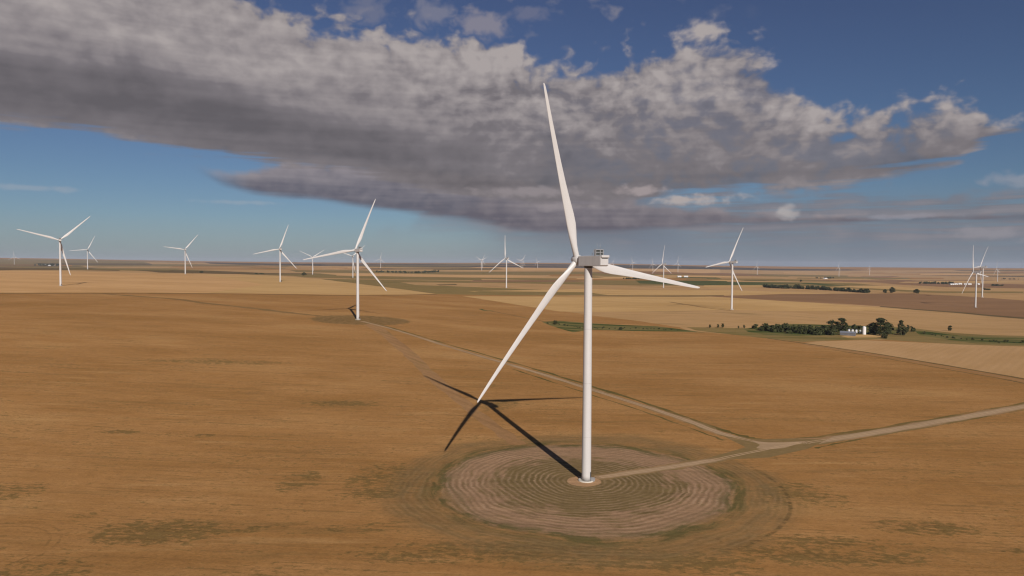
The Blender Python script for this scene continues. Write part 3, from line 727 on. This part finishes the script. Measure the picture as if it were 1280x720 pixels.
    for gx0, gx1, gz0, gz1 in ((-1.75, .3, 92.95, 93.8), (-1.75, .3, 91.75, 92.7), (.6, 1.75, 91.9, 93.9)):
        bm = bmesh.new(); box(bm, gx0, gx1, -6.6, -6.4, gz0, gz1); mk_obj('grille', bm, M_GRILLE, nac)
    for vx in (-.9, .6):
        bm = bmesh.new(); tube(bm, (vx, -6.5, 94.4), (vx, -6.5, 96.2), .05, .04); box(bm, vx - .2, vx + .2, -6.55, -6.45, 96.15, 96.25); mk_obj('wind_vane', bm, M_STEEL, nac)
    # hub and nose
    bm = bmesh.new(); lathe(bm, [(1.25, -2.2), (1.7, -1.9), (2.0, -1.2), (2.1, 0), (2.0, 1.0), (1.6, 2.0), (1.0, 2.7), (.3, 3.05), (.02, 3.1)], 32, 'y')
    hub = mk_obj('hub', bm, M_NAC, root, True); hub.location = (0, OVER, HUBH); hub.rotation_euler = (TILT, 0, 0)
    b0 = mk_obj('blade', blade_mesh(), M_BLADE, root, True)
    bm = bmesh.new(); lathe(bm, [(1.3, 1.3), (1.34, 1.35), (1.34, 1.75), (1.3, 1.8)], 28); bc = mk_obj('blade_collar', bm, M_SEAM, b0, True)
    for k in range(3):
        b = b0 if k == 0 else b0.copy()
        if k:
            COL.objects.link(b); b.parent = root; c2 = bc.copy(); COL.objects.link(c2); c2.parent = b
        b.location = (0, OVER, HUBH); b.rotation_mode = 'YXZ'
    return root
def kids(o): return [c for c in bpy.data.objects if c.parent == o]
def copy_tree(o, parent=None):
    tree = {}
    for c in bpy.data.objects:
        if c.parent: tree.setdefault(c.parent.name, []).append(c)
    def rec(s, p):
        c = s.copy(); COL.objects.link(c); c.parent = p
        for k in tree.get(s.name, []): rec(k, c)
        return c
    return rec(o, parent)
def pose(root, x, y, z, yaw, phase):
    root.location = (x, y, z); root.rotation_euler = (0, 0, R(yaw))
    bl = [c for c in kids(root) if c.name.split('.')[0] == 'blade']
    for k, b in enumerate(bl): b.rotation_euler = (TILT, R(90 - phase - 120 * k), 0)
GRP = 'white wind turbines across the stubble fields'
LAB = {
 'main': 'huge nearest white wind turbine standing in the mown rings beside the gravel track fork',
 'T2': 'second largest white turbine, at the far end of the gravel track on dull green',
 'T3': 'leftmost large white turbine standing alone in the long pale stubble field',
 'T4': 'small turbine just right of the leftmost large one, at the pale field\'s dark back edge',
 'T5': 'turbine alone at the back edge of the pale field between the two left groups',
 'T6': 'mid sized turbine in the pale field, next left of the Y shaped one',
 'T7': 'turbine with a Y shaped rotor crossed by the track turbine\'s left blade tip',
 'T8': 'turbine right behind the mast of the track turbine, its rotor half hidden',
 'T9': 'tiny turbine just right of the track turbine, above a line of trees',
 'T11': 'upright turbine left of the nearest one with one blade straight up, in the olive field',
 'T13': 'tiny turbine with one blade level to the right, nearest left of the huge nacelle',
 'T15': 'tiny distant turbine just left of the turbine whose foot meets the dark green crop',
 'T16': 'slim turbine right of the nearest one, its mast crossing the dark green crop',
 'T19': 'large turbine in the right half of the view standing in the wide tan field',
 'T23': 'taller and nearer of the two overlapping turbines at far right on the brown field',
 'T24': 'shorter of the two overlapping turbines at far right, near the white farm sheds',
 'A': 'nearer of two tiny overlapping turbines left of the upright turbine in the olive field', 'B': 'farther of two tiny overlapping turbines left of the upright turbine in the olive field',
 'C': 'right hand of two tiny overlapping turbines right of the upright turbine', 'D': 'left hand of two tiny overlapping turbines right of the upright turbine',
 'E': 'tiny turbine behind the thick root of the nearest turbine\'s right blade', 'G': 'tiny turbine peeping over the right blade close beside the nearest nacelle',
 'H': 'very thin distant turbine seen edge on, right of the slim mast in the green crop', 'I': 'tiny distant turbine right of the large one in the tan field',
 'J': 'thin distant turbine above the small farm on the right horizon', 'K': 'distant turbine with V shaped upper blades, first right of the one above the small farm',
 'L': 'rightmost small distant turbine, right of the overlapping pair', 'Mm': 'faint tiny turbine near the left end of the horizon',
 'N': 'left of two barely visible turbines on the right horizon ridge', 'O': 'right of two barely visible turbines on the right horizon ridge',
}
proto = make_turbine()
for i, t in enumerate(TURB):
    o = proto if i == 0 else copy_tree(proto)
    pose(o, t[1], t[2], tz(t[1], t[2]) + (.0 if i else .02), t[4], t[5])
    tag(o, LAB[t[0]], 'wind turbine', GRP)

# ------------------------------------------------------------------ trees
def leafmat(name, c0, c1):
    m, N, bs = mat(name); P = N.n('ShaderNodeTexCoord').outputs['Object']
    n = N.noise(P, .9, 4); oi = N.n('ShaderNodeObjectInfo').outputs['Random']
    c = N.mix(N.step(N.add(n, N.mul(oi, .15)), .4, .7), c0, c1)
    N.put(bs.inputs['Base Color'], c); bs.inputs['Roughness'].default_value = .7
    return m
M_LEAF = leafmat('leaves_dark', (.024, .030, .010), (.050, .054, .018)); M_LEAF2 = leafmat('leaves_olive', (.034, .038, .014), (.065, .062, .022))
M_BARK = simple('bark', (.09, .07, .05), .9, .1)
def crown_bm(seed, w, h, base, nclump, nleaf, ls=.55):
    rr = random.Random(seed); bm = bmesh.new(); cl = []
    for _ in range(nclump):
        t = rr.uniform(0, 1); a = rr.uniform(0, 6.28); prof = math.sin(math.pi * min(.97, .12 + .82 * t)) ** .7
        q = math.sqrt(rr.random()) * .5 * w * prof
        cl.append((Vector((q * math.cos(a), q * math.sin(a), base + t * (h - base))), rr.uniform(.13, .24) * w))
    for c, r_ in cl:
        for _ in range(nleaf):
            v = Vector((rr.gauss(0, 1), rr.gauss(0, 1), rr.gauss(0, 1))).normalized() * r_ * rr.uniform(.55, 1.05); v.z *= .8
            p = c + v; s = ls * rr.uniform(.6, 1.4)
            nn = (v.normalized() + Vector((rr.uniform(-.6, .6), rr.uniform(-.6, .6), rr.uniform(-.2, .8)))).normalized()
            q = nn.to_track_quat('Z', 'Y')
            k = [bm.verts.new(p + q @ Vector((x * s * rr.uniform(.6, 1.1), y * s * rr.uniform(.6, 1.1), 0))) for x, y in ((-1, -.6), (.2, -1), (1, .1), (.1, 1), (-.9, .7))]
            bm.faces.new(k)
    return bm, cl
def trunk_bm(cl, h, base, r_):
    bm = bmesh.new(); tube(bm, (0, 0, -.6), (0.1, 0, base + .4), r_, r_ * .8, 9); tube(bm, (.1, 0, base + .4), (.1, .1, base + (h - base) * .7), r_ * .8, r_ * .25, 8)
    for c, rad in cl[:9]:
        z0 = base * .8 + (c.z - base) * .4; tube(bm, (.1, 0, max(.5, z0)), c, r_ * .4, r_ * .08, 6)
    return bm
def make_tree(seed, w, h, base, name, m, ncl=34, nl=46, ls=.5):
    root = empty(name, (0, 0, 0)); bm, cl = crown_bm(seed, w, h, base, ncl, nl, ls)
    mk_obj('trunk', trunk_bm(cl, h, base, .03 * h), M_BARK, root, True)
    mk_obj('crown', bm, m, root)
    return root
PROTO = {'wide': (make_tree(1, 11, 15, 2.0, 'deciduous_tree', M_LEAF), [0]), 'tall': (make_tree(2, 9, 17, 2.4, 'deciduous_tree', M_LEAF), [0]),
         'round': (make_tree(3, 8, 9, 1.0, 'deciduous_tree', M_LEAF2), [0]), 'small': (make_tree(4, 3.6, 5.5, 1.2, 'small_tree', M_LEAF2, 24, 30, .38), [0])}
def plant(kind, px, py, hpx, label, group=None, wx=1.0, cat='tree'):
    src, used = PROTO[kind]
    o = copy_tree(src) if used[0] else src
    used[0] += 1
    q = at(px, py); d = q.length
    hh = {'wide': 15, 'tall': 17, 'round': 9, 'small': 5.5}[kind]
    s = .9 * hpx * d / F / hh
    o.location = (q.x, q.y, tz(q.x, q.y) - .15); o.scale = (s * wx, s * wx, s); o.rotation_euler = (0, 0, rnd.uniform(0, 6.28))
    tag(o, label, cat, group); return o
G1 = 'trees round the creek farm'
plant('wide', 1041, 415.5, 15, 'round dark tree, left of the pair just behind the long grey shed', G1, 1.35)
plant('tall', 1052, 416, 18, 'taller dark tree, right of the pair just behind the long grey shed', G1, 1.35)
plant('wide', 1092, 418, 14, 'lower dark tree touching the right side of the white silo', G1, 1.35)
plant('tall', 1100, 419.5, 21, 'tallest dark tree right of the white silo', G1, 1.5)
plant('wide', 1108, 418.5, 15, 'dark tree on the right shoulder of the clump beside the silo', G1, 1.2)
plant('tall', 1126, 414.0, 13, 'thin stemmed tree rising behind a round bush right of the silo clump', G1, 1.0)
plant('round', 1127, 419, 10, 'round dark bush in front of the thin stemmed tree', G1, 1.3, 'bush')
plant('small', 1135, 411.5, 5, 'tiny pale tree just right of the thin stemmed tree', G1, 1.0)
plant('small', 1187.5, 414.0, 6.5, 'small lone tree on the tan slope far right of the farm', G1, 1.0)
plant('round', 1106, 423.0, 5, 'low scrub bush in front of the tree clump by the silo', G1, 1.6, 'bush')
plant('small', 887.5, 409.8, 4.4, 'small tree on the creek edge, leftmost of the scattered six', 'scattered small trees on the creek edge')
plant('small', 897.5, 409.6, 4.6, 'small tree on the creek edge, second from the left of six', 'scattered small trees on the creek edge')
plant('small', 903.5, 409.6, 5.6, 'tallest of the six small trees on the creek edge, third from the left', 'scattered small trees on the creek edge')
plant('small', 923, 410.6, 3.6, 'small tree on the creek edge, fourth from the left of six', 'scattered small trees on the creek edge')
plant('small', 930, 410.2, 4.4, 'small tree on the creek edge, fifth from the left of six', 'scattered small trees on the creek edge')
plant('small', 940.5, 410.4, 3.6, 'small tree on the creek edge, last and rightmost of six', 'scattered small trees on the creek edge')
plant('round', 694, 405.6, 5.5, 'round green bush in the brush left of the nearest turbine mast', 'bushes in the creek brush', 1.2, 'bush')
plant('round', 776, 412.4, 4.0, 'dark bush in the brush right of the nearest turbine mast', 'bushes in the creek brush', 1.4, 'bush')
plant('round', 1115, 366.0, 6.5, 'dark tree with a twin at the right end of the long tree belt', 'trees past the long tree belt', 1.1)
plant('round', 1106.5, 366.4, 4.5, 'lower dark tree of the twin at the right end of the long tree belt', 'trees past the long tree belt', 1.1)
plant('round', 1146, 366.8, 5, 'dark tree clump between the long belt and the overlapping turbines', 'trees past the long tree belt', 1.5)
plant('round', 379.8, 344.2, 3.8, 'dark tree clump left of the Y shaped turbine', 'dark clumps behind the pale field', 1.8)
plant('round', 252, 341.0, 2.2, 'small dark clump right of the lone turbine at the back of the pale field', 'dark clumps behind the pale field', 2.2)
plant('round', 1001, 352.2, 2.6, 'small dark tree left above the long tree belt', 'trees past the long tree belt', 1.2)
# belts that read as one mass
def belt(name, line, n, hpx, spread, label, wpx=None, ls=1.0, m=None):
    rr = random.Random(len(line) * 13 + n); bm = bmesh.new(); P = [at(*p) for p in line]
    L = [(P[i + 1] - P[i]).length for i in range(len(P) - 1)]; T = sum(L)
    for k in range(n):
        t = (k + rr.random()) / n * T; i = 0
        while i < len(L) - 1 and t > L[i]: t -= L[i]; i += 1
        q = P[i].lerp(P[i + 1], min(1, t / L[i])); q = q + Vector((rr.gauss(0, spread * .4), rr.gauss(0, spread)))
        z = tz(q.x, q.y); h = hpx * q.length / F * rr.uniform(.5, 1.15); w = h * rr.uniform(.8, 1.5)
        for c in range(7):
            cc = Vector((q.x + rr.uniform(-.35, .35) * w, q.y + rr.uniform(-.3, .3) * w, z + h * rr.uniform(.15, .72))); cr = rr.uniform(.2, .34) * h
            for _ in range(34):
                v = Vector((rr.gauss(0, 1), rr.gauss(0, 1), rr.gauss(0, 1))).normalized() * cr * rr.uniform(.6, 1.05)
                s = cr * .34 * rr.uniform(.6, 1.3) * ls; qt = (v.normalized() + Vector((rr.uniform(-.6, .6), rr.uniform(-.6, .6), rr.uniform(0, .8)))).normalized().to_track_quat('Z', 'Y')
                bm.faces.new([bm.verts.new(cc + v + qt @ Vector((x * s, y * s, 0))) for x, y in ((-1, -.6), (.3, -1), (1, .2), (.1, 1), (-.9, .6))])
    o = mk_obj(name, bm, m or M_LEAF); o['kind'] = 'stuff'; tag(o, label, 'trees'); return o
belt('thicket', [(948, 412.5), (962, 413.5), (985, 415), (1008, 417), (1030, 416.5)], 60, 8.5, 9, 'dark thicket of low trees along the creek left of the grey shed')
belt('thicket', [(990, 414), (1030, 412), (1090, 412.5), (1140, 414)], 30, 6, 6, 'band of dark brush behind the farm sheds and silo')
belt('tree_belt', [(953, 359), (975, 360.5), (1000, 361), (1035, 362.8), (1060, 364.6), (1088, 366.5)], 80, 4.6, 8, 'long dark tree belt crossing the tan fields in the right background')
belt('tree_belt', [(472, 340.2), (500, 341.0), (520, 341.4), (548, 340.2)], 60, 2.6, 18, 'dark tree line behind the track turbine\'s right blade')
belt('tree_belt', [(1150, 354.6), (1165, 354.8), (1190, 355.2)], 30, 2.8, 14, 'dark trees beside the white farm sheds at far right')
belt('tree_belt', [(780, 348.8), (792, 349.0), (803, 348.9)], 18, 2.4, 14, 'dark tree patch just above the nearest turbine\'s right blade')
belt('tree_belt', [(46, 331.9), (58, 332.0), (70, 332.2)], 22, 2.2, 20, 'dark shelter trees round the tiny white farm at left')
belt('tree_belt', [(1020, 348.0), (1030, 348.2), (1040, 348.0)], 16, 2.2, 16, 'dark shelter trees round the small farm below the thin turbine')
belt('tree_belt', [(1242, 357.4), (1250, 357.5)], 10, 2.2, 10, 'small dark clump at right below the rightmost turbine')
belt('tree_belt', [(1232, 362.6), (1238, 362.6)], 6, 2.2, 6, 'dark clump just right of the overlapping turbines\' masts')
belt('tree_belt', [(1255, 349.2), (1272, 349.4)], 12, 1.6, 20, 'thin dark tree row near the right edge under the horizon')
belt('tree_belt', [(318, 342.4), (330, 342.6)], 10, 1.6, 10, 'low dark clumps left of the mid sized turbine')
belt('brush', [(684, 404.4), (705, 406.5), (722, 409.5), (760, 410.5), (800, 411), (850, 412.6)], 44, 1.9, 5, 'low green brush along the creek either side of the nearest mast', m=M_LEAF2)
belt('brush', [(1150, 417), (1200, 424), (1240, 427), (1280, 428), (1400, 440)], 50, 2.2, 9, 'low green brush in the creek bottom at the right edge', m=M_LEAF2)

# ------------------------------------------------------------------ farm buildings
M_WALLG = simple('grey_cladding', (.13, .13, .14), .6, .3, .1, .5); M_ROOF = simple('metal_roof', (.24, .25, .275), .35, .5, .06, .5, .2)
M_WHITE = simple('white_cladding', (.66, .65, .64), .5, .3, .06, .5); M_WIN = simple('dark_opening', (.03, .03, .035), .3, .5)
def shed(name, px, py, L, Wd, h, rise, rz, wall, roof, label, cat='shed', group=None, doors=2):
    q = at(px, py); root = empty(name, (q.x, q.y, tz(q.x, q.y)), rz)
    bm = bmesh.new(); box(bm, -L / 2, L / 2, -Wd / 2, Wd / 2, -.6, h)
    for sx in (-L / 2, L / 2 - .1):
        a = [bm.verts.new((sx + dx, y, z)) for dx in (0, .1) for y, z in ((-Wd / 2, h), (Wd / 2, h), (0, h + rise))]
        bm.faces.new(a[:3]); bm.faces.new(a[3:]); bm.faces.new((a[0], a[2], a[5], a[3])); bm.faces.new((a[1], a[4], a[5], a[2])); bm.faces.new((a[0], a[3], a[4], a[1]))
    mk_obj('wall', bm, wall, root)
    bm = bmesh.new()
    for s in (-1, 1):
        y0, z0 = s * (Wd / 2 + .35), h - .35 * rise / (Wd / 2) + .06; z1 = h + rise + .06
        v = [bm.verts.new(p) for p in ((-L / 2 - .35, y0, z0), (L / 2 + .35, y0, z0), (L / 2 + .35, 0, z1), (-L / 2 - .35, 0, z1), (-L / 2 - .35, y0, z0 + .14), (L / 2 + .35, y0, z0 + .14), (L / 2 + .35, 0, z1 + .14), (-L / 2 - .35, 0, z1 + .14))]
        for f in ((0, 1, 2, 3), (4, 7, 6, 5), (0, 4, 5, 1), (1, 5, 6, 2), (3, 2, 6, 7), (0, 3, 7, 4)): bm.faces.new([v[i] for i in f])
    mk_obj('roof', bm, roof, root)
    for k in range(doors):
        bm = bmesh.new(); x = -L / 2 + L * (k + .5) / doors; box(bm, x - 1.3, x + 1.3, -Wd / 2 - .06, -Wd / 2 + .05, 0, min(h - .4, 2.8)); mk_obj('door', bm, M_WIN, root)
    tag(root, label, cat, group); return root
def silo(name, px, py, r_, h, m, label, cat='silo', group=None, cone=False):
    q = at(px, py); root = empty(name, (q.x, q.y, tz(q.x, q.y)))
    bm = bmesh.new(); prof = [(r_, -.5)]
    k = 0
    while k * .9 < h: prof.append((r_ + (.02 if k % 2 else 0), k * .9)); k += 1
    prof.append((r_, h)); lathe(bm, prof, 28); mk_obj('wall', bm, m, root, True)
    bm = bmesh.new()
    lathe(bm, [(r_ + .12, h), (r_ * .55, h + r_ * (.42 if not cone else .3)), (.25, h + r_ * (.55 if not cone else .6)), (.05, h + r_ * .6)], 28); mk_obj('roof', bm, m if not cone else M_ROOF, root, True)
    bm = bmesh.new(); tube(bm, (r_ + .12, -.2, 0), (r_ + .12, -.2, h), .06); tube(bm, (r_ + .12, .2, 0), (r_ + .12, .2, h), .06); mk_obj('ladder', bm, M_STEEL, root)
    tag(root, label, cat, group); return root
shed('farm_shed', 1060, 419.0, 17.5, 11, 3.4, 1.6, R(-33), M_WALLG, M_ROOF, 'long low grey metal shed left of the white silo at the creek farm', doors=0)
silo('silo', 1080, 418.0, 2.35, 9.6, M_WHITE, 'tall white silo between the grey shed and the dark tree clump')
for i, (px, t_) in enumerate(((1061.0, 'leftmost of the four white bins behind the grey shed'), (1065.5, 'second white bin from the left behind the grey shed'), (1070.2, 'third white bin from the left behind the grey shed'), (1075.2, 'white bin nearest the silo, last of the four'))):
    silo('grain_bin', px, 415.7 + i * .25, 1.4, 4.3, M_WHITE, t_, 'grain bin', 'white bins behind the grey shed', True)
GF = 'white sheds of the far right farm'
for i, (px, py, L, t_) in enumerate(((1189.5, 356.0, 24, 'leftmost low white shed of the far right farm'), (1194.5, 355.8, 17, 'second white shed from the left of the far right farm'), (1199.8, 355.6, 18, 'bright middle white shed of the far right farm'), (1206.5, 355.8, 14, 'small white shed left of the overlapping turbines\' blade'), (1211.5, 355.8, 19, 'white shed just left of the overlapping turbines\' masts'), (1222.5, 355.9, 12, 'rightmost white shed, right of the overlapping turbines\' masts'))):
    shed('farm_shed', px, py, L, 12, 4.2 + (i % 3) * .8, 2.2, R(rnd.uniform(-15, 15)), M_WHITE, M_WHITE, t_, 'shed', GF, 1)
GL = 'buildings of the tiny left farm'
for i, (px, py, L, t_) in enumerate(((50.5, 331.2, 24, 'pale building at the left end of the tiny left farm'), (56.6, 331.5, 30, 'brightest white building in the middle of the tiny left farm'), (61.8, 332.3, 24, 'white building nearest of the tiny left farm'), (67.3, 331.8, 20, 'pale building at the right end of the tiny left farm'))):
    shed('farm_building', px, py, L, 14, 6, 4, R(rnd.uniform(-20, 20)), M_WHITE, M_WHITE, t_, 'farm building', GL, 1)
shed('farm_shed', 1031.5, 348.6, 34, 14, 6, 3, R(35), M_WHITE, M_ROOF, 'grey roofed shed among trees below the thin distant turbine', 'shed', None, 1)
for i, (px, t_) in enumerate(((849, 'white barn left of a pair beyond the green crop'), (857.5, 'white barn right of a pair beyond the green crop'))):
    shed('farm_shed', px, 346.4, 24, 12, 5, 3, R(10 - 20 * i), M_WHITE, M_WHITE, t_, 'barn', 'pair of white barns beyond the green crop', 1)

# ------------------------------------------------------------------ haze
def haze():
    bm = bmesh.new(); box(bm, -31000, 31000, -31000, 31000, -90, 240)
    m = bpy.data.materials.new('haze_air'); m.use_nodes = True; nt = m.node_tree; nt.nodes.clear()
    o = nt.nodes.new('ShaderNodeOutputMaterial'); v = nt.nodes.new('ShaderNodeVolumePrincipled')
    v.inputs['Color'].default_value = (.80, .86, 1, 1); v.inputs['Density'].default_value = 2.1e-5; v.inputs['Anisotropy'].default_value = 0
    nt.links.new(v.outputs[0], o.inputs['Volume'])
    h = mk_obj('haze', bm, m); h['kind'] = 'stuff'; h['label'] = 'thin pale haze over the whole plain'; h['category'] = 'haze'
haze()
